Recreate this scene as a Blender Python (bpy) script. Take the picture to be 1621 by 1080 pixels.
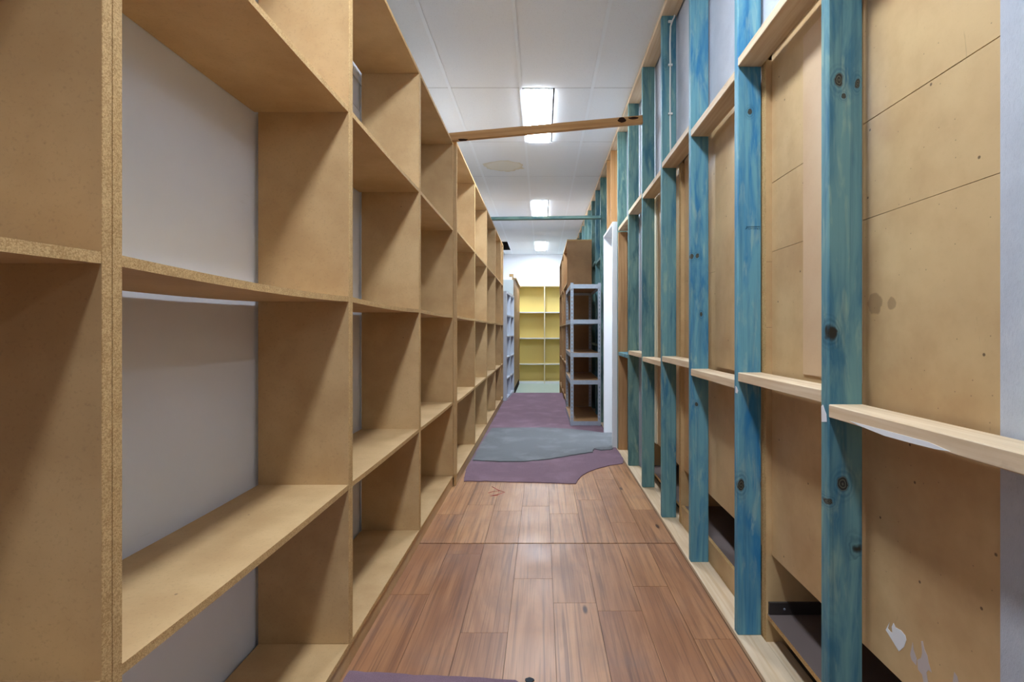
import bpy, bmesh, math, random
from mathutils import Vector, noise
random.seed(7)
for o in list(bpy.data.objects): bpy.data.objects.remove(o)
S = bpy.context.scene
COL = S.collection

# ------------------------------------------------------------------ camera, world, exposure
F, PX, PY, CH = 786.0, 858.0, 525.0, 1.165      # focal length and principal point in pixels (1621x1080), eye height
cam_d = bpy.data.cameras.new('camera'); cam = bpy.data.objects.new('camera', cam_d); COL.objects.link(cam)
cam.location = (0, 0, CH); cam.rotation_euler = (math.radians(90), 0, 0)
cam_d.sensor_width = 36.0; cam_d.lens = 36.0*F/1621.0
cam_d.shift_x = -(PX-810.5)/1621.0; cam_d.shift_y = -(540.0-PY)/1621.0
cam_d.clip_start = 0.02
S.camera = cam
W = bpy.data.worlds.new('world'); S.world = W; W.use_nodes = True
W.node_tree.nodes['Background'].inputs[0].default_value = (0.5, 0.55, 0.6, 1)
W.node_tree.nodes['Background'].inputs[1].default_value = 0.05
S.view_settings.view_transform = 'Standard'; S.view_settings.look = 'None'
S.view_settings.gamma = 1.0; S.view_settings.use_curve_mapping = False
S.view_settings.exposure = 0.15
LAMP = 58.0                                      # radiance of the troffer diffusers
CEIL = 3.172

# ------------------------------------------------------------------ materials
def srgb(r, g, b):
    f = lambda c: (c/255/12.92) if c <= 10 else ((c/255+0.055)/1.055)**2.4
    return (f(r), f(g), f(b), 1)
class NT:
    def __init__(s, name, rough=0.6, spec=0.3):
        s.m = bpy.data.materials.new(name); s.m.use_nodes = True
        s.t = s.m.node_tree; s.b = s.t.nodes['Principled BSDF']
        s.b.inputs['Roughness'].default_value = rough
        s.b.inputs['Specular IOR Level'].default_value = spec
        s._c = None
    def n(s, ty, **kw):
        x = s.t.nodes.new(ty)
        for k, v in kw.items(): setattr(x, k, v)
        return x
    def l(s, a, b): s.t.links.new(a, b)
    def setin(s, sock, v):
        if hasattr(v, 'is_output'): s.l(v, sock)
        else: sock.default_value = v
    def math(s, op, a, b=0.0, c=None, clamp=False):
        x = s.n('ShaderNodeMath', operation=op, use_clamp=clamp)
        s.setin(x.inputs[0], a); s.setin(x.inputs[1], b)
        if c is not None: s.setin(x.inputs[2], c)
        return x.outputs[0]
    def mix(s, fac, a, b, blend='MIX'):
        x = s.n('ShaderNodeMix', data_type='RGBA', blend_type=blend)
        s.setin(x.inputs[0], fac); s.setin(x.inputs[6], a); s.setin(x.inputs[7], b)
        return x.outputs[2]
    def coord(s):
        if s._c is None:                          # object coordinates, shifted at random for each object
            tc = s.n('ShaderNodeTexCoord'); oi = s.n('ShaderNodeObjectInfo'); s.oi = oi
            v = s.n('ShaderNodeVectorMath', operation='SCALE'); v.inputs[0].default_value = (37.0, 53.0, 71.0)
            s.l(oi.outputs['Random'], v.inputs['Scale'])
            a = s.n('ShaderNodeVectorMath', operation='ADD'); s.l(tc.outputs['Object'], a.inputs[0]); s.l(v.outputs[0], a.inputs[1])
            s._c = a.outputs[0]
        return s._c
    def pos(s): return s.n('ShaderNodeNewGeometry').outputs['Position']
    def scaled(s, vec, sc):
        x = s.n('ShaderNodeVectorMath', operation='MULTIPLY'); s.l(vec, x.inputs[0]); x.inputs[1].default_value = sc
        return x.outputs[0]
    def noise(s, vec, scale=5, detail=3, rough=0.5, dist=0.0):
        x = s.n('ShaderNodeTexNoise'); s.l(vec, x.inputs['Vector'])
        x.inputs['Scale'].default_value = scale; x.inputs['Detail'].default_value = detail
        x.inputs['Roughness'].default_value = rough; x.inputs['Distortion'].default_value = dist
        return x.outputs['Fac']
    def voro(s, vec, scale=5, rand=1.0):
        x = s.n('ShaderNodeTexVoronoi'); s.l(vec, x.inputs['Vector']); x.inputs['Scale'].default_value = scale
        x.inputs['Randomness'].default_value = rand
        return x.outputs['Distance'], x.outputs['Color']
    def ramp(s, f, lo, hi):
        x = s.n('ShaderNodeMapRange', interpolation_type='SMOOTHSTEP')
        s.setin(x.inputs['Value'], f); x.inputs['From Min'].default_value = lo; x.inputs['From Max'].default_value = hi
        return x.outputs['Result']
    def sep(s, c):
        x = s.n('ShaderNodeSeparateColor'); s.l(c, x.inputs[0]); return x.outputs
    def bump(s, h, strength=0.2, dist=0.002):
        x = s.n('ShaderNodeBump'); x.inputs['Strength'].default_value = strength; x.inputs['Distance'].default_value = dist
        s.l(h, x.inputs['Height']); s.l(x.outputs[0], s.b.inputs['Normal'])
    def color(s, c): s.setin(s.b.inputs['Base Color'], c)

def spots(t, vec, scale, thr, gate):              # sparse small dots
    d, c = t.voro(vec, scale)
    on = t.math('GREATER_THAN', t.sep(c)[0], gate)
    return t.math('MULTIPLY', t.math('SUBTRACT', 1.0, t.ramp(d, thr*0.6, thr)), on)

def m_board(name, a, b, scale=150, blotch=4, rough=0.55, speck=0.35):
    t = NT(name, rough, 0.4); v = t.coord()
    f = t.noise(v, scale, 5, 0.7); g = t.noise(v, blotch, 4, 0.6)
    c = t.mix(t.ramp(g, 0.3, 0.7), a, b)
    dk = tuple(x*0.62 for x in a[:3])+(1,)
    c = t.mix(t.math('MULTIPLY', t.ramp(f, 0.52, 0.78), speck), c, dk)
    c = t.mix(t.math('MULTIPLY', spots(t, v, 9, 0.035, 0.72), 0.6), c, srgb(70, 48, 28))
    t.color(c); t.bump(f, 0.06, 0.001)
    return t.m
def m_chip_edge(name='particleboard_edge'):
    t = NT(name, 0.8, 0.15); v = t.coord()
    d, c = t.voro(t.scaled(v, (1, 1, 1)), 480); r = t.sep(c)[0]
    d2, c2 = t.voro(v, 900); r2 = t.sep(c2)[1]
    k = t.math('ADD', t.math('MULTIPLY', r, 0.65), t.math('MULTIPLY', r2, 0.35))
    g = t.noise(v, 40, 3)
    k = t.math('ADD', k, t.math('MULTIPLY', t.math('SUBTRACT', g, 0.5), 0.6))
    c = t.mix(t.ramp(k, 0.0, 1.0), srgb(166, 130, 82), srgb(212, 178, 126))
    t.color(c); t.bump(k, 0.12, 0.001)
    return t.m
GR = {'X': (1.6, 55, 55), 'Y': (55, 1.6, 55), 'Z': (55, 55, 1.6)}
PT = {'X': (2.2, 12, 12), 'Y': (12, 2.2, 12), 'Z': (12, 12, 2.2)}
def knots(t, v, dens=0.45, axis='Z'):
    nz = t.n('ShaderNodeTexNoise'); t.l(v, nz.inputs['Vector']); nz.inputs['Scale'].default_value = 22; nz.inputs['Detail'].default_value = 3
    off = t.n('ShaderNodeVectorMath', operation='MULTIPLY_ADD'); t.l(nz.outputs['Color'], off.inputs[0]); off.inputs[1].default_value = (0.035,)*3; t.l(v, off.inputs[2])
    d, c = t.voro(t.scaled(off.outputs[0], {'X': (0.65, 1, 1), 'Y': (1, 0.65, 1), 'Z': (1, 1, 0.65)}[axis]), 5.6)
    on = t.math('GREATER_THAN', t.sep(c)[1], 1.0-dens)
    core = t.math('MULTIPLY', t.math('SUBTRACT', 1.0, t.ramp(d, 0.05, 0.10)), on)
    ring = t.math('MULTIPLY', t.math('SUBTRACT', 1.0, t.ramp(d, 0.08, 0.24)), on)
    rings = t.math('MULTIPLY', ring, t.math('ADD', 0.65, t.math('MULTIPLY', t.math('SINE', t.math('MULTIPLY', d, 120)), 0.35)))
    return core, rings
def knots_at(t, lst):                              # knots at known places (x, y, z, half width, half height)
    p = t.pos(); nz = t.n('ShaderNodeTexNoise'); t.l(p, nz.inputs['Vector']); nz.inputs['Scale'].default_value = 55; nz.inputs['Detail'].default_value = 3
    off = t.n('ShaderNodeVectorMath', operation='MULTIPLY_ADD'); t.l(nz.outputs['Color'], off.inputs[0]); off.inputs[1].default_value = (0.012,)*3; t.l(p, off.inputs[2])
    m = None
    for x, y, z, rx, rz in lst:
        a = t.n('ShaderNodeVectorMath', operation='SUBTRACT'); t.l(off.outputs[0], a.inputs[0]); a.inputs[1].default_value = (x+0.006, y+0.006, z+0.006)
        b = t.n('ShaderNodeVectorMath', operation='MULTIPLY'); t.l(a.outputs[0], b.inputs[0]); b.inputs[1].default_value = (1/rx, 1/0.03, 1/rz)
        L = t.n('ShaderNodeVectorMath', operation='LENGTH'); t.l(b.outputs[0], L.inputs[0])
        m = L.outputs['Value'] if m is None else t.math('MINIMUM', m, L.outputs['Value'])
    return m
def m_pine(name, axis, a, b, kd=0.4):
    t = NT(name, 0.6, 0.25); v = t.coord()
    g = t.noise(t.scaled(v, GR[axis]), 1.0, 4, 0.6, 0.4)
    h = t.noise(t.scaled(v, PT[axis]), 1.0, 3)
    c = t.mix(t.ramp(g, 0.3, 0.72), a, b)
    c = t.mix(t.math('MULTIPLY', t.ramp(h, 0.4, 0.75), 0.5), c, tuple(x*0.72 for x in b[:3])+(1,))
    core, rings = knots(t, v, kd, axis)
    c = t.mix(t.math('MULTIPLY', rings, 0.45), c, srgb(120, 78, 40))
    c = t.mix(core, c, srgb(62, 38, 20))
    t.color(c); t.bump(g, 0.15, 0.001)
    return t.m
def m_teal(name, axis):                            # blue-green preservative on pine; object colour: R = how blue
    t = NT(name, 0.55, 0.3); v = t.coord()
    g = t.noise(t.scaled(v, GR[axis]), 1.0, 4, 0.6, 0.6)
    h = t.noise(t.scaled(v, PT[axis]), 1.0, 4, 0.6, 0.8)
    h2 = t.noise(t.scaled(v, PT[axis]), 2.7, 4, 0.6, 0.5)
    oc = t.sep(t.oi.outputs['Color'])
    base = t.mix(oc[0], srgb(112, 146, 136), srgb(104, 160, 176))
    deep = t.mix(oc[0], srgb(66, 104, 104), srgb(38, 120, 170))
    pale = t.mix(oc[0], srgb(150, 172, 146), srgb(150, 182, 176))
    c = t.mix(t.ramp(h, 0.42, 0.68), base, deep)
    c = t.mix(t.math('MULTIPLY', t.ramp(h2, 0.52, 0.72), 0.65), c, pale)
    c = t.mix(t.math('MULTIPLY', t.ramp(g, 0.42, 0.75), 0.6), c, t.mix(0.5, deep, srgb(60, 92, 98)))
    core, rings = knots(t, v, 0.3, axis)
    c = t.mix(t.math('MULTIPLY', rings, 0.5), c, srgb(24, 70, 92))
    c = t.mix(core, c, srgb(46, 44, 36))
    if axis == 'Z':
        def K(px, py, Y, rx, rz): return ((px-PX)*Y/F, Y, CH-(py-PY)*Y/F, rx, rz)
        m = knots_at(t, [K(1328, 127, 1.297, .012, .019), K(1357, 132, 1.297, .007, .014), K(1335, 152, 1.297, .006, .007), K(1334, 766, 1.297, .015, .021), K(1313, 795, 1.297, .009, .009),
                         K(1187, 177, 1.897, .009, .012), K(1173, 768, 1.897, .013, .024), K(1206, 768, 1.897, .006, .016),
                         K(1104, 405, 2.497, .010, .012), K(1095, 406, 2.497, .009, .014), K(1110, 498, 2.497, .006, .014), K(1103, 640, 2.497, .008, .01)])
        halo = t.math('SUBTRACT', 1.0, t.ramp(m, 0.9, 3.2))
        hr = t.math('MULTIPLY', halo, t.math('ADD', 0.5, t.math('MULTIPLY', t.math('SINE', t.math('MULTIPLY', m, 9.0)), 0.3)))
        c = t.mix(t.math('MULTIPLY', hr, 0.7), c, srgb(28, 84, 112))
        c = t.mix(t.math('SUBTRACT', 1.0, t.ramp(m, 0.75, 1.1)), c, t.mix(t.ramp(t.math('SINE', t.math('MULTIPLY', m, 16.0)), -0.5, 1.0), srgb(44, 44, 40), srgb(92, 92, 78)))
    t.color(c); t.bump(g, 0.2, 0.0015)
    return t.m
def m_floor():
    t = NT('vinyl_plank', 0.34, 0.65); v = t.coord()
    g = t.noise(t.scaled(v, (44, 0.8, 1)), 1.0, 5, 0.62, 1.0)
    g2 = t.noise(t.scaled(v, (150, 2.0, 1)), 1.0, 3, 0.6, 0.3)
    h = t.noise(t.scaled(v, (9, 1.1, 1)), 1.0, 4, 0.6, 1.2)
    oc = t.sep(t.oi.outputs['Color'])
    a = t.mix(oc[0], srgb(140, 92, 60), srgb(186, 134, 90))
    b = t.mix(oc[0], srgb(170, 120, 82), srgb(204, 156, 110))
    c = t.mix(t.ramp(h, 0.3, 0.7), a, b)
    c = t.mix(t.math('MULTIPLY', t.ramp(g, 0.48, 0.70), 0.62), c, srgb(94, 58, 40))
    c = t.mix(t.math('MULTIPLY', t.ramp(g2, 0.5, 0.72), 0.42), c, srgb(84, 52, 38))
    dirt = t.noise(t.pos(), 3.2, 5, 0.65)
    c = t.mix(t.math('MULTIPLY', t.ramp(dirt, 0.5, 0.75), 0.3), c, srgb(120, 104, 98))
    d, vc = t.voro(t.scaled(v, (7, 2.2, 1)), 1.0)
    kn = t.math('MULTIPLY', t.math('SUBTRACT', 1.0, t.ramp(d, 0.04, 0.10)), t.math('GREATER_THAN', t.sep(vc)[0], 0.75))
    c = t.mix(kn, c, srgb(72, 44, 30))
    t.color(c)
    t.setin(t.b.inputs['Roughness'], t.math('ADD', 0.34, t.math('MULTIPLY', t.ramp(dirt, 0.3, 0.7), 0.14)))
    t.bump(g, 0.12, 0.001)
    return t.m
def m_carpet(name, a, b):
    t = NT(name, 0.95, 0.05); p = t.pos()
    f = t.noise(p, 420, 3, 0.8); g = t.noise(p, 3.5, 4, 0.6); k = t.noise(p, 70, 3, 0.7)
    c = t.mix(t.ramp(f, 0.3, 0.7), a, b)
    c = t.mix(t.math('MULTIPLY', t.ramp(g, 0.45, 0.75), 0.35), c, tuple(min(1, x*1.35) for x in b[:3])+(1,))
    t.color(c); t.bump(t.math('ADD', f, k), 0.7, 0.004)
    return t.m
def m_plain(name, c, rough=0.5, spec=0.3, var=0.06, scale=6):
    t = NT(name, rough, spec); v = t.coord()
    g = t.noise(v, scale, 4, 0.6)
    t.color(t.mix(g, tuple(x*(1-var) for x in c[:3])+(1,), tuple(min(1, x*(1+var)) for x in c[:3])+(1,)))
    return t.m
def m_wallwhite():
    t = NT('painted_wall_white', 0.45, 0.3); p = t.pos()
    g = t.noise(p, 2.2, 4, 0.6); s_ = t.noise(t.scaled(p, (30, 4, 30)), 1.0, 4, 0.7)
    c = t.mix(g, srgb(222, 229, 241), srgb(234, 240, 250))
    c = t.mix(t.math('MULTIPLY', spots(t, p, 14, 0.03, 0.6), 0.35), c, srgb(150, 150, 150))
    c = t.mix(t.math('MULTIPLY', t.ramp(s_, 0.66, 0.75), 0.18), c, srgb(170, 168, 166))
    t.color(c); t.bump(g, 0.05, 0.002)
    return t.m
def m_tile(stain=False):
    t = NT('ceiling_tile_stained' if stain else 'ceiling_tile', 0.9, 0.1); p = t.pos()
    f = t.noise(p, 190, 3, 0.7); g = t.noise(p, 1.4, 3)
    c = t.mix(g, srgb(230, 237, 241), srgb(238, 243, 246))
    c = t.mix(t.math('MULTIPLY', t.ramp(f, 0.60, 0.70), 0.5), c, srgb(158, 160, 160))
    if stain:
        x = t.n('ShaderNodeSeparateXYZ'); t.l(p, x.inputs[0])
        dx = t.math('DIVIDE', t.math('ADD', x.outputs[0], 0.455), 0.245)
        dy = t.math('DIVIDE', t.math('SUBTRACT', x.outputs[1], 6.02), 0.20)
        r = t.math('SQRT', t.math('ADD', t.math('MULTIPLY', dx, dx), t.math('MULTIPLY', dy, dy)))
        r = t.math('ADD', r, t.math('MULTIPLY', t.math('SUBTRACT', t.noise(p, 7, 3), 0.5), 0.7))
        inside = t.math('SUBTRACT', 1.0, t.ramp(r, 0.93, 1.0))
        rim = t.math('MULTIPLY', inside, t.ramp(r, 0.75, 0.95))
        c = t.mix(t.math('MULTIPLY', inside, 0.6), c, srgb(226, 220, 196))
        c = t.mix(t.math('MULTIPLY', rim, 0.45), c, srgb(204, 192, 154))
    t.color(c); t.bump(f, 0.15, 0.002)
    return t.m
def m_plaster():
    t = NT('plasterboard_back', 0.8, 0.15); p = t.pos()
    d = t.scaled(p, (1, 260, 90)); f = t.noise(d, 1.0, 4, 0.7, 1.0); g = t.noise(p, 3.0, 5, 0.65)
    c = t.mix(t.ramp(g, 0.3, 0.7), srgb(186, 192, 202), srgb(206, 211, 219))
    c = t.mix(t.math('MULTIPLY', t.ramp(f, 0.45, 0.75), 0.3), c, srgb(160, 168, 180))
    t.color(c); t.bump(f, 0.35, 0.003)
    return t.m
def m_hardboard():
    t = NT('tan_hardboard', 0.42, 0.35); p = t.pos(); v = t.coord()
    g = t.noise(p, 2.6, 5, 0.6); g2 = t.noise(p, 9, 4, 0.6); f = t.noise(v, 160, 4, 0.7)
    c = t.mix(t.ramp(g, 0.3, 0.7), srgb(184, 150, 106), srgb(212, 182, 134))
    c = t.mix(t.math('MULTIPLY', t.ramp(g2, 0.55, 0.8), 0.25), c, srgb(168, 132, 92))
    c = t.mix(t.math('MULTIPLY', t.ramp(f, 0.55, 0.8), 0.15), c, srgb(150, 112, 70))
    x = t.n('ShaderNodeSeparateXYZ'); t.l(p, x.inputs[0])
    yz = t.n('ShaderNodeCombineXYZ'); t.l(x.outputs[1], yz.inputs[0]); t.l(x.outputs[2], yz.inputs[1])
    for sc, thr, gate, amt in ((6, 0.026, 0.6, 0.8), (24, 0.045, 0.8, 0.5)):
        vo = t.n('ShaderNodeTexVoronoi', voronoi_dimensions='2D'); t.l(yz.outputs[0], vo.inputs['Vector']); vo.inputs['Scale'].default_value = sc
        hole = t.math('MULTIPLY', t.math('SUBTRACT', 1.0, t.ramp(vo.outputs['Distance'], thr*0.5, thr)), t.math('GREATER_THAN', t.sep(vo.outputs['Color'])[0], gate))
        c = t.mix(t.math('MULTIPLY', hole, amt), c, srgb(66, 46, 30))
    scr = t.noise(t.scaled(p, (1, 26, 5)), 1.0, 5, 0.75, 1.5)
    c = t.mix(t.math('MULTIPLY', t.ramp(scr, 0.66, 0.74), 0.25), c, srgb(120, 90, 62))
    wob = t.math('MULTIPLY', t.math('SUBTRACT', t.noise(p, 60, 3), 0.5), 0.5)
    for (yy, zz, r0) in ((1.288, CH+0.072, 0.030), (1.226, CH+0.069, 0.017)):   # two round water marks
        dy = t.math('SUBTRACT', x.outputs[1], yy); dz = t.math('SUBTRACT', x.outputs[2], zz)
        r = t.math('DIVIDE', t.math('SQRT', t.math('ADD', t.math('MULTIPLY', dy, dy), t.math('MULTIPLY', dz, dz))), r0)
        r = t.math('ADD', r, wob)
        c = t.mix(t.math('MULTIPLY', t.math('SUBTRACT', 1.0, t.ramp(r, 0.8, 1.0)), 0.45), c, srgb(104, 76, 48))
    t.color(c)
    return t.m
def m_steel():
    t = NT('galvanised_steel', 0.42, 0.5); v = t.coord()
    g = t.noise(v, 24, 4, 0.6)
    t.color(t.mix(g, srgb(160, 174, 190), srgb(196, 206, 216)))
    t.b.inputs['Metallic'].default_value = 0.45
    return t.m
def m_emit():
    t = NT('lamp_diffuser', 0.5, 0.2); t.color((0.9, 0.9, 0.9, 1))
    t.b.inputs['Emission Color'].default_value = (0.88, 0.97, 1.10, 1); t.b.inputs['Emission Strength'].default_value = LAMP
    return t.m
MDF = m_board('particleboard_face', srgb(188, 154, 108), srgb(205, 173, 126), speck=0.5)
MDFB = m_board('brown_particleboard', srgb(150, 114, 76), srgb(168, 130, 88))
EDGE = m_chip_edge()
PINE = {a: m_pine('pine_'+a, a, srgb(230, 210, 180), srgb(212, 184, 146)) for a in 'XYZ'}
OPINE = {a: m_pine('orange_pine_'+a, a, srgb(200, 156, 104), srgb(178, 128, 78), 0.55) for a in 'XYZ'}
TEAL = {a: m_teal('treated_pine_'+a, a) for a in 'XYZ'}
BROWNW = m_pine('brown_timber', 'Z', srgb(190, 150, 104), srgb(162, 120, 78), 0.3)
FLOOR = m_floor()
PURPLE = m_carpet('purple_carpet', srgb(112, 88, 100), srgb(154, 130, 141))
GREYC = m_carpet('grey_carpet', srgb(96, 99, 102), srgb(142, 145, 148))
WALLW = m_wallwhite(); TILE = m_tile(); TILES = m_tile(True); PLASTER = m_plaster(); HARD = m_hardboard()
HARD2 = m_board('pinkish_hardboard', srgb(206, 172, 136), srgb(214, 186, 150), 160, 3, 0.45, 0.2)
STEEL = m_steel(); EMIT = m_emit()
WHITE = m_plain('white_paint', srgb(236, 238, 240), 0.35, 0.4, 0.02)
TEE = m_plain('tee_bar_white', srgb(236, 244, 249), 0.5, 0.3, 0.02)
LAMW = m_plain('white_laminate', srgb(208, 217, 229), 0.35, 0.4, 0.03)
GREYP = m_plain('pale_grey_laminate', srgb(188, 196, 194), 0.5, 0.3, 0.04)
CREAM = m_plain('cream_edge', srgb(228, 218, 190), 0.5, 0.3, 0.04)
YEL = m_plain('yellow_laminate', srgb(238, 220, 148), 0.45, 0.3, 0.05, 2)
MINT = m_plain('mint_lino', srgb(190, 208, 196), 0.4, 0.4, 0.05)
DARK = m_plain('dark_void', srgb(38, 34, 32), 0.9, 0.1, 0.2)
DGREY = m_plain('dark_grey_laminate', srgb(112, 100, 96), 0.5, 0.3, 0.1)
DMETAL = m_plain('dark_metal', srgb(60, 54, 52), 0.4, 0.4, 0.1)
CONC = m_plain('concrete', srgb(120, 112, 104), 0.9, 0.1, 0.15)
PLASTIC = m_plain('white_plastic', srgb(226, 226, 220), 0.35, 0.4, 0.02)
PINK = m_plain('red_crayon', srgb(196, 92, 92), 0.8, 0.1, 0.05)
RUBBER = m_plain('dark_rubber', srgb(52, 58, 66), 0.7, 0.2, 0.1)
PENCIL = m_plain('pencil', srgb(40, 66, 84), 0.8, 0.1, 0.05)
CARD = m_plain('pale_card', srgb(232, 226, 220), 0.7, 0.2, 0.03)
BEIGE = m_plain('beige_board', srgb(222, 200, 176), 0.7, 0.2, 0.05)

# ------------------------------------------------------------------ helpers
def tag(o, label=None, cat=None, group=None, kind=None):
    if label: o['label'] = label
    if cat: o['category'] = cat
    if group: o['group'] = group
    if kind: o['kind'] = kind
    return o
def thing(name, label, cat, loc, group=None, kind=None):
    o = bpy.data.objects.new(name, None); COL.objects.link(o); o.location = loc; o.empty_display_size = 0.1
    return tag(o, label, cat, group, kind)
def wloc(o):                                      # sum of parents' locations (built unrotated)
    v = Vector((0, 0, 0))
    while o: v += o.location; o = o.parent
    return v
def link(name, me, parent=None, loc=(0, 0, 0)):
    o = bpy.data.objects.new(name, me); COL.objects.link(o)
    if parent: o.parent = parent; o.location = Vector(loc)-wloc(parent)
    else: o.location = loc
    return o
CACHE = {}
def boxmesh(name, dims, mat, edge=None, bevel=0.0, sag=0.0, sag_axis=1):
    key = (tuple(round(d, 4) for d in dims), mat.name, edge.name if edge else None, bevel, sag, sag_axis)
    if key in CACHE: return CACHE[key]
    bm = bmesh.new(); bmesh.ops.create_cube(bm, size=1.0)
    for v in bm.verts: v.co = Vector((v.co.x*dims[0], v.co.y*dims[1], v.co.z*dims[2]))
    if sag:
        L = dims[sag_axis]; es = [e for e in bm.edges if abs((e.verts[0].co-e.verts[1].co)[sag_axis]) > L*0.9]
        bmesh.ops.subdivide_edges(bm, edges=es, cuts=9, use_grid_fill=True)
        for v in bm.verts: v.co.z -= sag*(1-(2*v.co[sag_axis]/L)**2)
    elif bevel:
        bmesh.ops.bevel(bm, geom=list(bm.edges), offset=bevel, segments=1, affect='EDGES')
    me = bpy.data.meshes.new(name); me.materials.append(mat)
    if edge:
        me.materials.append(edge); ax = min(range(3), key=lambda i: dims[i])
        bm.normal_update()
        for f in bm.faces:
            if abs(f.normal[ax]) < 0.9: f.material_index = 1
    bm.to_mesh(me); bm.free(); CACHE[key] = me
    return me
def box(name, xs, ys, zs, mat, parent=None, edge=None, bevel=0.0, sag=0.0, sag_axis=1, color=None):
    dims = (xs[1]-xs[0], ys[1]-ys[0], zs[1]-zs[0])
    c = ((xs[0]+xs[1])/2, (ys[0]+ys[1])/2, (zs[0]+zs[1])/2)
    o = link(name, boxmesh(name, dims, mat, edge, bevel, sag, sag_axis), parent, c)
    if color is not None: o.color = (color, color, color, 1)
    return o
def prism(name, pts, axis, lo, hi, mat, parent=None):
    """polygon of 2-D points extruded along axis ('Z': pts are x,y; 'X': pts are y,z; 'Y': pts are x,z)"""
    mk = {'Z': lambda p, h: (p[0], p[1], h), 'X': lambda p, h: (h, p[0], p[1]), 'Y': lambda p, h: (p[0], h, p[1])}[axis]
    cx = sum(p[0] for p in pts)/len(pts); cy = sum(p[1] for p in pts)/len(pts)
    q = [(p[0]-cx, p[1]-cy) for p in pts]; n = len(q); t = (hi-lo)/2
    vs = [mk(p, -t) for p in q]+[mk(p, t) for p in q]
    fs = [list(range(n)), list(range(n, 2*n))]+[[i, (i+1) % n, n+(i+1) % n, n+i] for i in range(n)]
    me = bpy.data.meshes.new(name); me.from_pydata(vs, [], fs); me.materials.append(mat)
    bm = bmesh.new(); bm.from_mesh(me); bmesh.ops.recalc_face_normals(bm, faces=bm.faces); bmesh.ops.triangulate(bm, faces=[f for f in bm.faces if len(f.verts) > 4]); bm.to_mesh(me); bm.free()
    return link(name, me, parent, mk((cx, cy), (lo+hi)/2))
def tube(name, pts, r, mat, parent=None, seg=8):
    c = Vector(pts[0]); vs = []; fs = []
    P = [Vector(p)-c for p in pts]
    for i, p in enumerate(P):
        d = (P[min(i+1, len(P)-1)]-P[max(i-1, 0)]).normalized()
        u = d.cross(Vector((0.3, 0.9, 0.2))).normalized(); w = d.cross(u)
        for k in range(seg):
            a = 2*math.pi*k/seg; vs.append(p+u*math.cos(a)*r+w*math.sin(a)*r)
    for i in range(len(P)-1):
        for k in range(seg):
            fs.append((i*seg+k, i*seg+(k+1) % seg, (i+1)*seg+(k+1) % seg, (i+1)*seg+k))
    fs.append(tuple(range(seg))); fs.append(tuple(range((len(P)-1)*seg, len(P)*seg)))
    me = bpy.data.meshes.new(name); me.from_pydata([tuple(v) for v in vs], [], fs); me.materials.append(mat)
    bm = bmesh.new(); bm.from_mesh(me); bmesh.ops.recalc_face_normals(bm, faces=bm.faces); bm.to_mesh(me); bm.free()
    for p in me.polygons: p.use_smooth = True
    return link(name, me, parent, tuple(c))
def on_floor(x, y):                               # a floor pixel -> place on the floor
    Y = CH*F/(y-PY); return ((x-PX)*Y/F, Y)
def on_side(x, y, X):                             # a pixel on a wall plane X = const -> (Y, Z)
    Y = X*F/(x-PX); return (Y, CH-(y-PY)*Y/F)
def fray(pts, step=0.03, amp=0.005):              # cut edge of a carpet: subdivide and jitter
    out = []
    for i, p in enumerate(pts):
        q = pts[(i+1) % len(pts)]; L = math.hypot(q[0]-p[0], q[1]-p[1]); n = max(1, int(L/step))
        for k in range(n):
            f = k/n; out.append((p[0]+(q[0]-p[0])*f+random.uniform(-amp, amp), p[1]+(q[1]-p[1])*f+random.uniform(-amp, amp)))
    return out

# ------------------------------------------------------------------ floor
XW, YE, YB = -0.995, 12.9, -4.2                   # left wall face, far wall, wall behind
XR = 4.3                                          # right side of the invented room behind the camera
YO = 0.64                                         # where the stud wall starts
floor = thing('floor', 'wood-look plank floor of the corridor', 'floor', (0, 0, 0), kind='structure')
ZL = -0.15                                        # the floor steps down past the carpet
box('subfloor', (-1.1, 0.742), (YB, 9.38), (-0.3, -0.004), CONC, floor)
box('subfloor', (0.742, XR), (YO, 9.38), (-0.3, -0.03), CONC, floor)
box('subfloor', (-1.1, XR), (9.38, YE), (-0.3, ZL-0.004), CONC, floor)
box('subfloor', (0.742, XR), (YB, YO), (-0.15, -0.004), FLOOR, floor, color=0.3)
cols = [-0.70, -0.50, -0.316, -0.132, 0.049, 0.232, 0.416, 0.575, 0.733]
near = [[2.2], [2.60], [1.92], [2.34], [2.13], [2.07], [2.27], [1.88]]
far = [[3.16], [3.33], [3.22], [3.31], [3.17], [3.43], [3.02, 3.9], [3.24]]
SPL = 2.73
for i in range(8):
    x0, x1 = cols[i]+0.0007, cols[i+1]-0.0007
    cuts = [near[i][0]-0.93*k for k in range(4, -1, -1)]
    for sec, (lo, hi, cs) in enumerate(((-1.6, SPL-0.003, [c for c in cuts if c > -1.4]), (SPL+0.003, 4.4, far[i]))):
        ys = [lo]+cs+[hi]
        for a, b in zip(ys[:-1], ys[1:]):
            lift = 0.0014 if sec else 0.0
            box('plank', (x0, x1), (a+0.0007, b-0.0007), (-0.004, lift+random.uniform(-0.0002, 0.0002)), FLOOR, floor, bevel=0.0006,
                color=(0.0 if sec == 0 else 0.5)+random.uniform(-0.2, 0.45))
box('lino_sheet', (-0.99, 0.74), (9.381, YE), (ZL-0.004, ZL), MINT, floor)
# a red crayon scribble on one plank
cr = [on_floor(*p) for p in ((773, 781), (780, 779), (791, 778), (784, 774), (779, 771), (788, 776), (799, 780), (790, 783), (776, 786), (786, 785), (795, 781))]
tube('crayon_mark', [(x, y, 0.0016) for x, y in cr], 0.0022, PINK, floor, 5)

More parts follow.
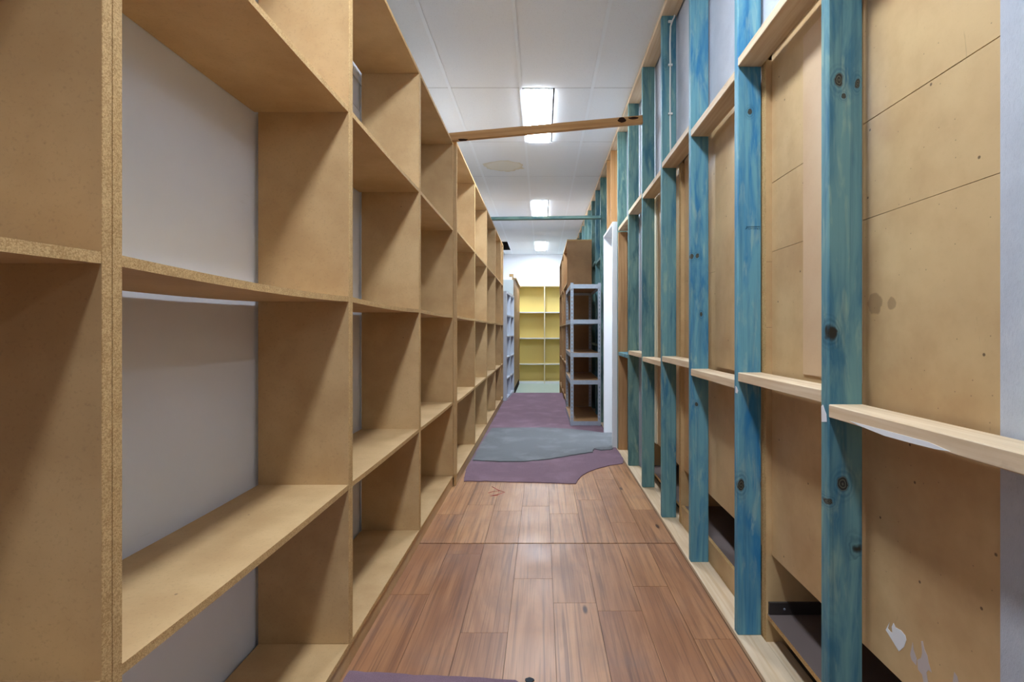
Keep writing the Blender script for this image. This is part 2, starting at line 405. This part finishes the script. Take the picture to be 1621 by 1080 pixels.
# ------------------------------------------------------------------ ceiling: tiles in a tee-bar grid
ceil = thing('ceiling', 'white suspended tile ceiling with grid and lamps', 'ceiling', (0, 0, CEIL), kind='structure')
box('roof_slab', (-1.1, XR+0.1), (YB, YE+0.1), (CEIL+0.55, CEIL+0.65), DARK, ceil)
cx = [-0.985, -0.761, -0.174, 0.414, 0.842]
ROW0, ROW = 4.09, 1.165
rows = [ROW0+ROW*k for k in range(-7, 8)]
lamp_rows = {ROW0+ROW*k: k for k in (-6, -3, 0, 3, 6)}
LX = (-0.158, 0.092)
def ctile(x0, x1, y0, y1, m=TILE):
    o = box('ceiling_tile', (x0+0.0095, x1-0.0095), (y0+0.003, y1-0.003), (CEIL+random.uniform(0, 0.0008), CEIL+0.016), m, ceil, bevel=0.001)
for k, y0 in enumerate(rows):
    y1 = min(y0+ROW, YE)
    if y1-y0 < 0.05: continue
    for c in range(4):
        x0, x1 = cx[c], cx[c+1]
        kk = k-7
        if c == 0 and kk == 6: continue           # the tile that is missing
        if c == 2 and kk in (-6, -3, 0, 3, 6): ctile(LX[1]+0.004, x1, y0, y1); continue
        ctile(x0, x1, y0, y1, TILES if (c == 1 and kk == 1) else TILE)
for x in cx[1:4]:
    box('tee_bar', (x-0.012, x+0.012), (YB, YE), (CEIL-0.0045, CEIL-0.003), TEE, ceil)
for y in rows[1:]:
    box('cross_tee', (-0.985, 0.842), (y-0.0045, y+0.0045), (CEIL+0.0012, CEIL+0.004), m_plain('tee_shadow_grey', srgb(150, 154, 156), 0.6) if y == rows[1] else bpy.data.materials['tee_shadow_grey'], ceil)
box('ceiling_sheet', (0.842, XR), (YB, YO), (CEIL, CEIL+0.02), TILE, ceil)
for y in (YE,):
    box('wall_angle', (-0.985, 0.84), (y-0.02, y), (CEIL-0.003, CEIL), TEE, ceil)
def troffer(y0, label, x0=LX[0], x1=LX[1], ROW=ROW):
    t = thing('ceiling_light', label, 'ceiling light', ((x0+x1)/2, y0+ROW/2, CEIL+0.004), 'recessed ceiling lamps')
    z0 = CEIL-0.004
    box('frame', (x0, x0+0.012), (y0+0.01, y0+ROW-0.01), (z0, CEIL+0.05), TEE, t); box('frame', (x1-0.012, x1), (y0+0.01, y0+ROW-0.01), (z0, CEIL+0.05), TEE, t)
    box('frame', (x0+0.012, x1-0.012), (y0+0.01, y0+0.022), (z0, CEIL+0.05), TEE, t); box('frame', (x0+0.012, x1-0.012), (y0+ROW-0.022, y0+ROW-0.01), (z0, CEIL+0.05), TEE, t)
    box('diffuser', (x0+0.012, x1-0.012), (y0+0.022, y0+ROW-0.022), (CEIL-0.014, CEIL+0.004), EMIT, t, bevel=0.004)
    box('housing', (x0+0.012, x1-0.012), (y0+0.022, y0+ROW-0.022), (CEIL+0.005, CEIL+0.05), TEE, t)
troffer(ROW0, 'rectangular glowing ceiling lamp crossed by the slanting timber brace')
troffer(ROW0+3*ROW, 'rectangular glowing ceiling lamp just above the thin green timber brace')
troffer(ROW0+6*ROW, 'rectangular glowing ceiling lamp farthest away, close to the white end wall')
troffer(ROW0-3*ROW, 'rectangular ceiling lamp overhead of the nearest shelving, out of the picture')
troffer(ROW0-6*ROW, 'rectangular ceiling lamp behind the camera in line with the others')
troffer(-1.0, 'added rectangular ceiling lamp of the invented open room behind the camera', 2.45, 2.70, 0.5)  # unseen lamp, added for the faint light from that side

# ------------------------------------------------------------------ walls
wl = thing('wall_left', 'white painted wall behind the particleboard shelving', 'wall', (-1.03, 4, 0), kind='structure')
box('wall_core', (-1.09, -1.012), (YB, YE), (-0.3, CEIL+0.55), DARK, wl)
for z0, z1 in ((0.0, 2.366), (2.372, 2.515), (2.522, CEIL+0.02)):
    for y0, y1 in ((YB, 0.7485), (0.75, 2.715), (2.72, 5.1), (5.103, 7.6), (7.603, 10.2), (10.203, YE)):
        box('wall_panel', (-1.012, XW-(0.003 if z0 == 2.372 else 0)), (y0, y1), (z0, z1), WALLW, wl)
we = box('wall_far', (-1.1, 0.86), (YE, YE+0.1), (-0.3, CEIL+0.55), WHITE); tag(we, 'white end wall above the yellow shelves', 'wall', kind='structure')
TAUPE = m_plain('taupe_paint', srgb(150, 140, 128), 0.6)  # made-up colour for the unseen walls, dark to cut fill light
wb = box('wall_back', (-1.1, XR+0.1), (YB-0.1, YB), (-0.1, CEIL+0.55), TAUPE); tag(wb, 'taupe wall behind the camera', 'wall', kind='structure')
ws = box('wall_side', (XR, XR+0.1), (YB, YO), (-0.1, CEIL+0.55), TAUPE); tag(ws, 'taupe side wall of the room behind the camera', 'wall', kind='structure')
wx = box('wall_return', (0.864, XR), (YO, YO+0.1), (-0.1, CEIL+0.55), TAUPE); tag(wx, 'taupe wall beside the start of the stud wall', 'wall', kind='structure')

# the open stud wall on the right
SX0, SX1, ST = 0.748, 0.838, 0.035
wr = thing('wall_right', 'unlined stud wall of blue-green treated timber with pale noggins', 'wall', (0.793, 4, 0), kind='structure')
PLZ, TPZ = 0.004, 3.137
box('bottom_plate', (0.744, 0.840), (YO, 5.0), (-0.03, PLZ), PINE['Y'], wr, bevel=0.002)
box('bottom_plate', (0.842, 0.905), (YO+0.02, 4.3), (-0.03, PLZ-0.006), PINE['Y'], wr, bevel=0.002)
box('bottom_plate', (0.744, 0.840), (5.72, 9.37), (-0.03, PLZ), PINE['Y'], wr, bevel=0.002)
box('top_plate', (0.744, 0.842), (YO, YE), (TPZ, CEIL-0.001), PINE['Y'], wr, bevel=0.002)
box('floor_edge_strip', (0.734, 0.743), (-0.5, 4.95), (-0.004, 0.003), m_plain('strip_brown', srgb(150, 120, 92), 0.6), wr)
studs = [1.297+0.6*k for k in range(0, 5)]+[4.29, 4.9]
blue = [0.4, 1.0, 0.8, 0.45, 0.3, 0.1, 0.0]
box('stud', (SX0, SX1), (YO, YO+ST), (PLZ, TPZ), TEAL['Z'], wr, bevel=0.003, color=0.7)
for k, y in enumerate(studs):
    box('stud', (SX0, SX1), (y, y+ST), (PLZ, TPZ), TEAL['Z'], wr, bevel=0.003, color=blue[k])
for y in (5.40, 5.71): box('cripple_stud', (SX0, SX1), (y, y+ST), (2.27, TPZ), OPINE['Z'], wr, bevel=0.003)
fars = [6.35, 6.93, 7.5, 8.08, 8.7, 9.3, 9.9, 10.5, 11.1, 11.7, 12.3, 12.85]
for k, y in enumerate(fars):
    box('stud', (SX0, SX1), (y, y+ST), (PLZ if y < 9.38 else ZL, TPZ), TEAL['Z'], wr, bevel=0.003, color=[0.0, 0.35, 0.0, 0.1][k % 4])
box('trimmer_stud', (SX0+0.002, SX1), (4.9-ST-0.001, 4.899), (PLZ, 2.14), BROWNW, wr, bevel=0.002)
box('trimmer_stud', (SX0+0.002, SX1), (5.715, 5.75), (PLZ, 2.268), PINE['Z'], wr, bevel=0.002)
ys = [YO]+studs
lowtop = [-0.19, -0.156, -0.187, -0.153, -0.187, -0.165, -0.20]
upbot = [0.98, 1.011, 0.98, 1.02, 0.99, 1.01, 0.985]
for k in range(7):
    a, b = ys[k]+ST+0.0005, ys[k+1]-0.0005
    if k == 6: b -= ST+0.001
    z1 = CH+lowtop[k]
    m = TEAL['Y'] if k == 6 else PINE['Y']
    box('noggin', (SX0, SX1), (a, b), (z1-0.034, z1), m, wr, bevel=0.002, color=0.4)
    z0 = CH+upbot[k]
    box('noggin', (SX0, SX1), (a, b), (z0, z0+0.034), PINE['Y'], wr, bevel=0.002)
for k in range(len(fars)-1):
    a, b = fars[k]+ST+0.0005, fars[k+1]-0.0005
    for z in (CH-0.2, CH+0.93+(k % 2)*0.035): box('noggin', (SX0, SX1), (a, b), (z, z+0.034), TEAL['Y'], wr, bevel=0.002, color=0.1)
# grey plasterboard fixed to the other side of the studs
PB = (0.850, 0.862)
box('plasterboard', PB, (YO, 0.921), (-0.02, CEIL+0.3), PLASTER, wr)
for y0, y1 in ((0.922, 2.4985), (2.50, 3.955)):
    box('plasterboard', PB, (y0, y1), (CH+1.047, CEIL+0.3), PLASTER, wr)
box('plasterboard', PB, (3.957, 4.975), (-0.02, CEIL+0.3), PLASTER, wr)
box('plasterboard', PB, (4.976, 5.70), (2.285, CEIL+0.3), PLASTER, wr)
for y0, y1 in ((5.701, 8.0985), (8.10, 10.4985), (10.50, YE)):
    box('plasterboard', PB, (y0, y1), (-0.02, CEIL+0.3), PLASTER, wr)
# little paint dabs and a pencil note on the timber
def dab(pts, X, m=WHITE, name='paint_dab'):
    prism(name, [on_side(x, y, X) for x, y in pts], 'X', X-0.0008, X-0.0001, m, wr)
dab([(1300.5, 643), (1303, 641), (1306, 650), (1308.5, 656), (1309, 668), (1301, 668)], SX0)
dab([(1164.5, 611), (1167, 614), (1168.5, 619), (1167.5, 623), (1164.5, 622)], SX0)
dab([(1345, 666.5), (1400, 681), (1470, 700), (1505, 715), (1480, 711), (1440, 701), (1400, 690), (1360, 674)], SX0)
# (pencil note: on the camera face of the second stud)
yf = studs[1]-0.0006
def pn(x, y): return ((x-PX)*yf/F, CH-(y-PY)*yf/F)
prism('pencil_note', [pn(1181, 358.6), pn(1203, 358.4), pn(1203, 358.9), pn(1181, 359.1)], 'Y', yf-0.0003, yf+0.0005, PENCIL, wr)
glyph = [[(1180, 363.4), (1182, 360.4), (1184, 360.2)], [(1181, 362), (1183.4, 361.6)], [(1185.5, 360.3), (1185, 363.3), (1187, 363.2)], [(1188.2, 361), (1188.2, 363.2)],
         [(1189.4, 361), (1190.4, 363.2), (1191.4, 361)], [(1194, 363.2), (1192.4, 362.6), (1194, 361.2), (1194.4, 362)], [(1195.6, 363.2), (1195.8, 361.2), (1197.4, 361.2)],
         [(1198.2, 362.2), (1199.8, 362), (1199, 361), (1198, 362.4), (1199.8, 363.2)], [(1203, 361.2), (1201.2, 361.6), (1202.6, 362.6), (1200.8, 363.2)]]
for g in glyph:
    P = []
    for x, y in g:
        a, b = pn(x, y); P.append((a, yf+0.0002, b))
    tube('pencil_note', P, 0.0005, PENCIL, wr, 4)

# door opening in the stud wall, white lined
d1 = thing('door_1', 'white-lined doorway in the stud wall', 'door', (0.78, 5.33, 0), kind='structure')
DX = (0.704, 0.862)
box('jamb', DX, (4.955, 4.985), (0.002, 2.262), WHITE, d1, bevel=0.002)
box('jamb', DX, (5.655, 5.690), (0.002, 2.262), WHITE, d1, bevel=0.002)
box('head', DX, (4.985, 5.655), (2.232, 2.262), WHITE, d1, bevel=0.002)
box('threshold', (0.745, 0.95), (4.986, 5.654), (-0.03, 0.0), CONC, d1)
# lit room behind the doorway
sr = thing('wall_doorway_room', 'white walls of the lit room behind the doorway', 'wall', (1.8, 5.6, 0), kind='structure')
box('wall_face', (0.95, 3.0), (4.38, 4.44), (-0.03, CEIL), WHITE, sr)
box('wall_face', (0.95, 3.0), (7.4, 7.46), (-0.03, CEIL), WHITE, sr)
box('wall_face', (3.0, 3.06), (4.38, 7.46), (-0.03, CEIL), WHITE, sr)
box('wall_face', (0.864, 3.06), (4.38, 7.46), (CEIL, CEIL+0.03), WHITE, sr)
box('wall_face', (0.864, 0.95), (4.38, 4.975), (-0.03, CEIL), WHITE, sr)
box('wall_face', (0.864, 0.95), (5.70, 7.46), (-0.03, CEIL), WHITE, sr)
troffer(4.55, 'ceiling lamp of the bright room behind the white doorway', 1.35, 1.60)
box('wall_face', (0.864, 3.06), (YO+0.1, 4.38), (CEIL, CEIL+0.03), DARK, sr)
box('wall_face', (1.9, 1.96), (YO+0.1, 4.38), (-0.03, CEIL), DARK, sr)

# ------------------------------------------------------------------ backs of storage cabinets seen between the studs
def cabinet(y0, y1, label):
    t = thing('storage_cabinet', label, 'cabinet', (1.03, (y0+y1)/2, -0.03), 'cabinets behind the stud wall')
    for a in (y0, y1-0.018): box('side_panel', (0.842 if y0 > 1 or a > y0 else 0.869, 1.22), (a, a+0.018), (-0.03, CH+1.02), HARD, t, EDGE)
    box('top', (0.872, 1.22), (y0+0.018, y1-0.018), (CH+1.08, CH+1.098), HARD, t, EDGE)
    box('front_panel', (1.222, 1.24), (y0, y1), (-0.03, CH+1.10), HARD, t)
    return t
B0 = 0.8635; BH = (B0, B0+0.006)
ZB = CH-0.84
c1 = cabinet(0.925, 1.884, 'tan cabinet back nearest, with round water marks and torn white sticker')
for z0, z1 in ((ZB, CH+0.2985), (CH+0.30, CH+0.556), (CH+0.5585, CH+1.065)):
    box('back_panel', BH, (0.925, 1.865), (z0, z1), HARD, c1)
box('cover_strip', (B0-0.005, B0-0.0005), (1.335, 1.633), (CH-0.14, CH+0.97), HARD2, c1)
sh = box('shelf', (0.846, 1.20), (0.944, 1.865), (CH-1.078, CH-1.06), DGREY, c1, EDGE)
box('cleat', (0.85, 1.2), (1.855, 1.8655), (CH-1.059, CH-1.015), DMETAL, c1)
tube('cleat_screw', [(0.905, 1.8545, CH-1.037), (0.905, 1.852, CH-1.037)], 0.004, STEEL, c1)
XD = B0
def decal(name, pts, ox, oy, sc, th, m):
    prism(name, [on_side(ox+x/sc, oy+y/sc, XD) for x, y in pts], 'X', XD-th, XD-0.0001, m, c1)
decal('torn_sticker', [(290, 515), (255, 585), (320, 690), (380, 790), (430, 745), (450, 680), (440, 640), (400, 590), (345, 560), (328, 520), (312, 555), (318, 612), (298, 600), (275, 570)], 1360, 900, 6, 0.0008, WHITE)
decal('paint_scrape', [(590, 690), (606, 690), (622, 770), (650, 830), (662, 900), (690, 990), (660, 965), (640, 990), (655, 1080), (612, 1080), (600, 1010), (560, 960), (555, 870), (590, 850), (600, 800)], 1360, 900, 6, 0.0005, m_plain('pale_scrape', srgb(196, 186, 182), 0.7))
decal('paint_scrape', [(510, 700), (520, 780), (548, 860), (545, 925), (500, 870), (486, 820)], 1360, 900, 6, 0.0005, bpy.data.materials['pale_scrape'])
decal('paint_scrape', [(905, 985), (935, 1030), (945, 1080), (890, 1080)], 1360, 900, 6, 0.0005, bpy.data.materials['pale_scrape'])
c2 = cabinet(1.886, 3.03, 'tan cabinet back behind the middle studs, board screwed over it')
for z0, z1 in ((ZB, CH+0.2985), (CH+0.30, CH+1.065)): box('back_panel', BH, (1.905, 3.011), (z0, z1), HARD, c2)
box('cover_board', (B0-0.012, B0-0.0005), (1.96, 2.44), (CH-0.172, CH+0.975), HARD, c2, EDGE)
box('shelf', (0.862, 1.20), (1.905, 3.011), (CH-1.078, CH-1.06), DGREY, c2, EDGE)
box('kickboard', (0.846, 0.862), (1.905, 3.011), (-0.03, CH-1.055), HARD, c2, EDGE)
c3 = cabinet(3.032, 3.95, 'tan cabinet back farthest along, near the white doorway')
box('back_panel', BH, (3.051, 3.931), (ZB, CH+1.065), HARD, c3)
box('shelf', (0.846, 1.20), (3.051, 3.931), (CH-1.078, CH-1.06), DGREY, c3, EDGE)
box('cover_strip', (B0-0.01, B0-0.0005), (3.70, 3.78), (ZB, CH+0.97), CREAM, c3)

# ------------------------------------------------------------------ particleboard shelving along the left wall
TH = 0.018
def shelving(y0, y1, xf, ztop, label, sags, xb=-0.98, levels=(1.94, 1.286, 0.636)):
    t = thing('shelving_unit', label, 'shelving', ((xf+xb)/2, (y0+y1)/2, 0), 'particleboard shelving along the left wall')
    a, b = y0+0.0004, y1-0.0004
    kick = box('kickboard', (xf-0.022, xf-0.005), (a, b), (0.0015, 0.0665), MDF, t, EDGE)
    box('kickboard', (xb+0.02, xb+0.038), (a, b), (0.0015, 0.0665), MDF, t, EDGE)
    box('bottom_shelf', (xb, xf), (a, b), (0.067, 0.085), MDF, t, EDGE, 0.0008)
    for s in (a, b-TH): box('side_panel', (xb, xf), (s, s+TH), (0.0855, ztop-TH-0.0005), MDF, t, EDGE, 0.0008)
    box('top', (xb, xf), (a, b), (ztop-TH, ztop), MDF, t, EDGE, 0.0008)
    for z, sg in zip(levels, sags):
        box('shelf', (xb-0.012 if z > 1.9 else xb+0.001, xf-0.001), (a+TH+0.0003, b-TH-0.0003), (z-TH, z), MDF, t, EDGE, 0, sg)
    return t
XB_, XC_ = -0.667, -0.643
shelving(-0.20, 0.771, XB_, 2.585, 'particleboard shelving unit nearest the camera, cut off by the left picture edge', (0.004, 0.008, 0.003))
shelving(0.771, 1.732, XB_, 2.585, 'particleboard shelving unit showing the widest open bay with white wall behind', (0.004, 0.008, 0.004))
shelving(1.732, 2.715, XB_, 2.585, 'particleboard shelving unit second from the wide open bay, dark lines on wall behind its top', (0.003, 0.006, 0.003))
shelving(2.715, 3.735, XB_, 2.585, 'particleboard shelving unit on whose top the slanting timber brace rests', (0.003, 0.004, 0.003))
cY = [3.745, 4.765, 5.80, 6.86, 7.80, 8.25]
cl = ['particleboard shelving unit standing forward, just past the slanting timber brace', 'particleboard shelving unit beside the grey carpet strip, pale lit end panel',
      'particleboard shelving unit with the thin green brace end on its top', 'particleboard shelving unit of full width farthest down the left row', 'narrow particleboard shelving unit at the far end of the left row']
for i in range(5):
    shelving(cY[i], cY[i+1], XC_, 2.598, cl[i], (0.002, 0.004, -0.002 if i == 1 else 0.003))

# ------------------------------------------------------------------ timber braces across the corridor
def brace(name, p0, p1, h, d, m, label, color=None):
    a, b = Vector(p0), Vector(p1); L = (b-a).length
    o = link(name, boxmesh(name, (L, d, h), m, None, 0.002), None, (a+b)/2)
    o.rotation_euler = (0, -math.atan2(b.z-a.z, b.x-a.x), math.atan2(b.y-a.y, b.x-a.x))
    if color is not None: o.color = (color,)*3+(1,)
    tag(o, label, 'timber brace'); return o
brace('timber_brace', (-0.735, 3.692, CH+1.437), (0.7475, 3.70, CH+1.577), 0.058, 0.036, OPINE['X'], 'orange-brown timber brace slanting up from shelving top to stud wall')
brace('timber_brace', (-0.76, 6.40, 2.598+0.0185), (0.7475, 6.33-0.018, 2.598+0.0185), 0.036, 0.07, TEAL['X'], 'thin level green timber brace crossing the corridor below the second lamp', 0.05)

bpy.context.view_layer.update()
KN = m_plain('dark_knot', srgb(52, 32, 20), 0.8, 0.1, 0.4, 60)
br = [o for o in COL.objects if o.name == 'timber_brace'][0]
for cxp, cyp, rx, ry, Y in ((985, 190.5, 7, 4.5, 3.6795), (1003, 187, 9, 2.0, 3.6800), (733, 221.5, 8, 2.2, 3.6735)):
    P = []
    for i in range(14):
        a = i*2*math.pi/14; r = random.uniform(0.75, 1.1)
        P.append(((cxp+rx*r*math.cos(a)-PX)*Y/F, CH-(cyp+ry*r*math.sin(a)-PY)*Y/F))
    k = prism('knot', P, 'Y', Y-0.0012, Y+0.0008, KN)
    k.parent = br; k.matrix_parent_inverse = br.matrix_world.inverted()

# white cable clipped to a stud
cb = thing('electrical_cable', 'white cable clipped down the face of a green stud', 'cable', (0.797, studs[3]-0.006, CH+1.054))
yc = studs[3]-0.0057
cp = [(0.826, yc, CH+1.971), (0.822, yc, CH+1.955), (0.809, yc, CH+1.93), (0.800, yc, CH+1.90), (0.797, yc, CH+1.80), (0.799, yc, CH+1.66), (0.797, yc, CH+1.5), (0.798, yc, CH+1.356), (0.799, yc, CH+1.2), (0.8005, yc, CH+1.0555)]
tube('cable', cp, 0.0052, PLASTIC, cb)
for z in (1.93, 1.66, 1.356):
    box('clip', (0.786, 0.812), (studs[3]-0.0125, studs[3]-0.0003), (CH+z-0.006, CH+z+0.006), PLASTIC, cb, bevel=0.001)

# ------------------------------------------------------------------ carpets
pts = [on_floor(*p) for p in ((734, 763), (770, 763), (800, 764), (850, 765), (912, 767), (914, 762), (919, 756), (930, 749), (945, 743), (965, 738), (986, 735))]
pts += [(0.738, 4.5), (0.738, 9.38), (-0.64, 9.38), (-0.64, 4.2)]
o = prism('carpet', fray(pts, 0.04, 0.004), 'Z', 0.0018, 0.008, PURPLE); tag(o, 'dull purple carpet running down the middle of the corridor', 'carpet')
pts = [on_floor(*p) for p in ((749, 731), (770, 732), (790, 733), (830, 733), (870, 729), (905, 723), (938, 718), (941, 713), (952, 715), (966, 714))]
pts += [(0.70, 4.88), (0.70, 5.0), (0.94, 5.0), (0.94, 5.63), (0.70, 5.64), (0.60, 5.70), on_floor(930, 684), on_floor(900, 681), on_floor(860, 679), (-0.60, 5.92), (-0.625, 5.0)]
o = prism('carpet', fray(pts, 0.04, 0.005), 'Z', 0.0082, 0.017, GREYC); tag(o, 'grey carpet strip laid over the purple carpet at the doorway', 'carpet')
pts = [on_floor(*p) for p in ((552, 1066), (580, 1067), (600, 1068), (640, 1071), (690, 1073), (740, 1075), (780, 1077), (815, 1079))]
pts += [(0.05, 1.55), (0.1, 0.6), (0.1, -0.6), (-0.655, -0.6)]
o = prism('carpet', fray(pts, 0.03, 0.004), 'Z', 0.0012, 0.007, PURPLE); tag(o, 'scrap of purple carpet at the bottom edge of the photo', 'carpet')
q = on_floor(838, 1078)
o = prism('rubber_scrap', [(q[0]+0.015*math.cos(a)*random.uniform(0.8, 1.1), q[1]+0.012*math.sin(a)*random.uniform(0.8, 1.1)) for a in [i*2*math.pi/12 for i in range(12)]], 'Z', 0.0005, 0.004, RUBBER)
tag(o, 'small dark scrap lying on the planks by the near carpet', 'scrap')

# ------------------------------------------------------------------ metal rack
def rack():
    x0, x1, y0, y1, H = 0.350, 0.722, 6.09, 7.29, 1.755
    t = thing('metal_rack', 'galvanised slotted steel shelving rack beside the white doorway', 'rack', ((x0+x1)/2, (y0+y1)/2, 0.008))
    zb = 0.0085
    def post(cx_, cy_, sx, sy):
        bm = bmesh.new(); w = 0.036; th = 0.0022
        def bb(xa, xb, ya, yb, za, zc):
            r = bmesh.ops.create_cube(bm, size=1.0)
            for v in r['verts']: v.co = Vector(((xa+xb)/2+v.co.x*(xb-xa), (ya+yb)/2+v.co.y*(yb-ya), (za+zc)/2+v.co.z*(zc-za)))
        def flange(a):                            # a = 'x': flange in the x direction, facing y
            def put(u0, u1, z0, z1):
                if a == 'x': xs = sorted((sx*u0, sx*u1)); bb(xs[0], xs[1], *sorted((0, sy*th)), z0, z1)
                else: yy = sorted((sy*u0, sy*u1)); bb(*sorted((0, sx*th)), yy[0], yy[1], z0, z1)
            put(0 if a == 'x' else th, 0.014, 0, H); put(0.022, w, 0, H)
            z = 0.0
            while z < H-0.02:
                put(0.014, 0.022, z, z+0.026); z += 0.048
            put(0.014, 0.022, H-0.012, H)
        flange('x'); flange('y')
        me = bpy.data.meshes.new('post'); bm.to_mesh(me); bm.free(); me.materials.append(STEEL)
        link('post', me, t, (cx_, cy_, zb))
    post(x0, y0, 1, 1); post(x1, y0, -1, 1); post(x0, y1, 1, -1); post(x1, y1, -1, -1)
    for h in (0.58, 0.147, -0.262, -0.597, -1.10):
        zt = CH+h; th = 0.052
        g = 0.0024
        box('beam', (x0+0.003, x1-0.003), (y0-0.0015, y0-0.0001), (zt-th, zt), STEEL, t); box('beam', (x0+0.003, x1-0.003), (y1+0.0001, y1+0.0015), (zt-th, zt), STEEL, t)
        box('beam', (x0-0.0015, x0-0.0001), (y0+0.003, y1-0.003), (zt-th, zt), STEEL, t); box('beam', (x1+0.0001, x1+0.0015), (y0+0.003, y1-0.003), (zt-th, zt), STEEL, t)
        box('shelf_board', (x0+g, x1-g), (y0+g, y1-g), (zt-0.013, zt-0.001), MDFB, t, EDGE)
rack()

# ------------------------------------------------------------------ brown shelving past the rack
def far_shelving(y0, y1, label, zb=0.0085):
    xf, xb = 0.372, 0.738; zt = CH+1.365
    t = thing('shelving_unit', label, 'shelving', ((xf+xb)/2, (y0+y1)/2, zb), 'brown shelving along the right side')
    for s in (y0+0.0004, y1-TH-0.0004): box('side_panel', (xf, xb), (s, s+TH), (zb, zt-TH-0.0005), MDFB, t, EDGE, 0.0008)
    box('top', (xf, xb), (y0+0.0004, y1-0.0004), (zt-TH, zt), MDFB, t, EDGE, 0.0008)
    for h in (0.74, 0.12, -0.5, -1.07): box('shelf', (xf+0.001, xb-0.006), (y0+TH+0.001, y1-TH-0.001), (CH+h-TH, CH+h), MDFB, t, EDGE)
    box('back_panel', (xb-0.005, xb-0.001), (y0+TH+0.001, y1-TH-0.001), (zb, zt-TH-0.001), MDFB, t)
far_shelving(7.36, 8.56, 'brown shelving unit whose blank end panel stands behind the metal rack')
far_shelving(8.562, 9.36, 'brown shelving unit second behind the metal rack')
far_shelving(9.39, 10.56, 'brown shelving unit farthest along the right side, near the yellow shelves', ZL+0.0005)

# ------------------------------------------------------------------ white pigeonhole cabinet
def pigeonhole():
    H, L, D = 1.845, 1.24, 0.30
    t = thing('pigeonhole_cabinet', 'white pigeonhole cabinet with two columns of open boxes', 'cabinet', (-0.59, 8.28, 0.008))
    X0 = -0.59; Y0 = 8.28; z0 = 0.0085
    fx = (X0-D, X0)
    w = 0.05
    box('side_panel', fx, (Y0, Y0+w), (z0, H), LAMW, t, None, 0.002); box('side_panel', fx, (Y0+L-w, Y0+L), (z0, H), LAMW, t, None, 0.002)
    box('divider', (fx[0]+0.006, fx[1]), (Y0+L/2-0.02, Y0+L/2+0.02), (z0+0.04, H-0.04), LAMW, t)
    box('back_panel', (fx[0], fx[0]+0.005), (Y0+w, Y0+L-w), (z0, H), LAMW, t)
    box('top', (fx[0]+0.006, fx[1]), (Y0+w, Y0+L-w), (H-0.04, H), LAMW, t); box('bottom', (fx[0]+0.006, fx[1]), (Y0+w, Y0+L-w), (z0, z0+0.04), LAMW, t)
    for c in range(2):
        ya = Y0+w if c == 0 else Y0+L/2+0.02; yb = Y0+L/2-0.02 if c == 0 else Y0+L-w
        for r in range(1, 5):
            z = H-0.04-r*0.357
            box('shelf', (fx[0]+0.006, fx[1]-0.002), (ya+0.0005, yb-0.0005), (z-0.02, z), LAMW, t)
    t.rotation_euler = (0, 0, -math.radians(2.6))
pigeonhole()

# ------------------------------------------------------------------ brown cabinet at the far left, on the lower floor
zb = ZL+0.0005
t = thing('tall_cabinet', 'tall brown cabinet with pale grey side, behind the white pigeonholes', 'cabinet', (-0.76, 11.0, zb))
box('side_panel', (-0.985, -0.555), (9.62, 9.64), (zb, 2.168), GREYP, t, CREAM, 0.001)
box('front_panel', (-0.583, -0.563), (9.66, 12.4), (zb+0.16, 2.24), MDFB, t, EDGE)
box('side_panel', (-0.985, -0.584), (12.38, 12.40), (zb, 2.168), MDFB, t, EDGE)
box('top', (-0.985, -0.584), (9.641, 12.379), (2.15, 2.168), MDFB, t, EDGE)
box('plinth', (-0.61, -0.57), (9.66, 12.4), (zb, zb+0.158), DARK, t)
for h in (0.45, -0.16, -0.8):
    tube('screw', [(-0.5635, 11.1, CH+h), (-0.559, 11.1, CH+h)], 0.014, STEEL, t)
box('top_rail', (-0.64, -0.563), (9.70, 9.78), (2.242, 2.29), MDFB, t, EDGE)
box('top_rail', (-0.575, -0.53), (10.2, 12.3), (2.242, 2.27), MDFB, t, EDGE)

# ------------------------------------------------------------------ yellow shelves against the far wall
def yellow():
    x0, x1, y0, y1 = -0.60, 0.72, 12.55, 12.895; H = CH+1.166; z0 = ZL+0.0005
    t = thing('yellow_shelving', 'yellow shelves with white shelf edges across the corridor end', 'shelving', ((x0+x1)/2, (y0+y1)/2, z0))
    xm = 0.064
    for x in (x0, xm-0.011, x1-0.022):
        s = box('upright', (x, x+0.022), (y0+0.004, y1-0.006), (z0, H-0.025), YEL, t)
        box('upright_edge', (x, x+0.022), (y0-0.002, y0+0.0035), (z0, H-0.025), CREAM, s)
    box('top', (x0, x1), (y0-0.004, y1), (H-0.024, H), CREAM, t)
    box('back_panel', (x0, x1), (y1-0.005, y1), (z0, H-0.025), YEL, t)
    for a, b in ((x0+0.022, xm-0.011), (xm+0.011, x1-0.022)):
        for h in (0.495, -0.16, -0.814):
            s = box('shelf', (a+0.0005, b-0.0005), (y0+0.004, y1-0.006), (CH+h-0.022, CH+h), YEL, t)
            box('shelf_edge', (a+0.0005, b-0.0005), (y0-0.002, y0+0.0035), (CH+h-0.024, CH+h+0.002), WHITE, s)
        s = box('base', (a+0.0005, b-0.0005), (y0+0.004, y1-0.006), (z0, z0+0.06), YEL, t)
        box('base_edge', (a+0.0005, b-0.0005), (y0-0.002, y0+0.0035), (z0, z0+0.062), WHITE, s)
    return H
H = yellow()
o = box('cardboard_box', (-0.235, 0.0), (12.58, 12.82), (H+0.0005, H+0.075), CARD, bevel=0.003); tag(o, 'small pale flat box lying on top of the yellow shelves', 'box')
o = box('board_offcut', (0.01, 0.58), (12.56, 12.80), (H+0.0005, H+0.028), BEIGE, bevel=0.002); tag(o, 'beige board lying on top of the yellow shelves', 'board')
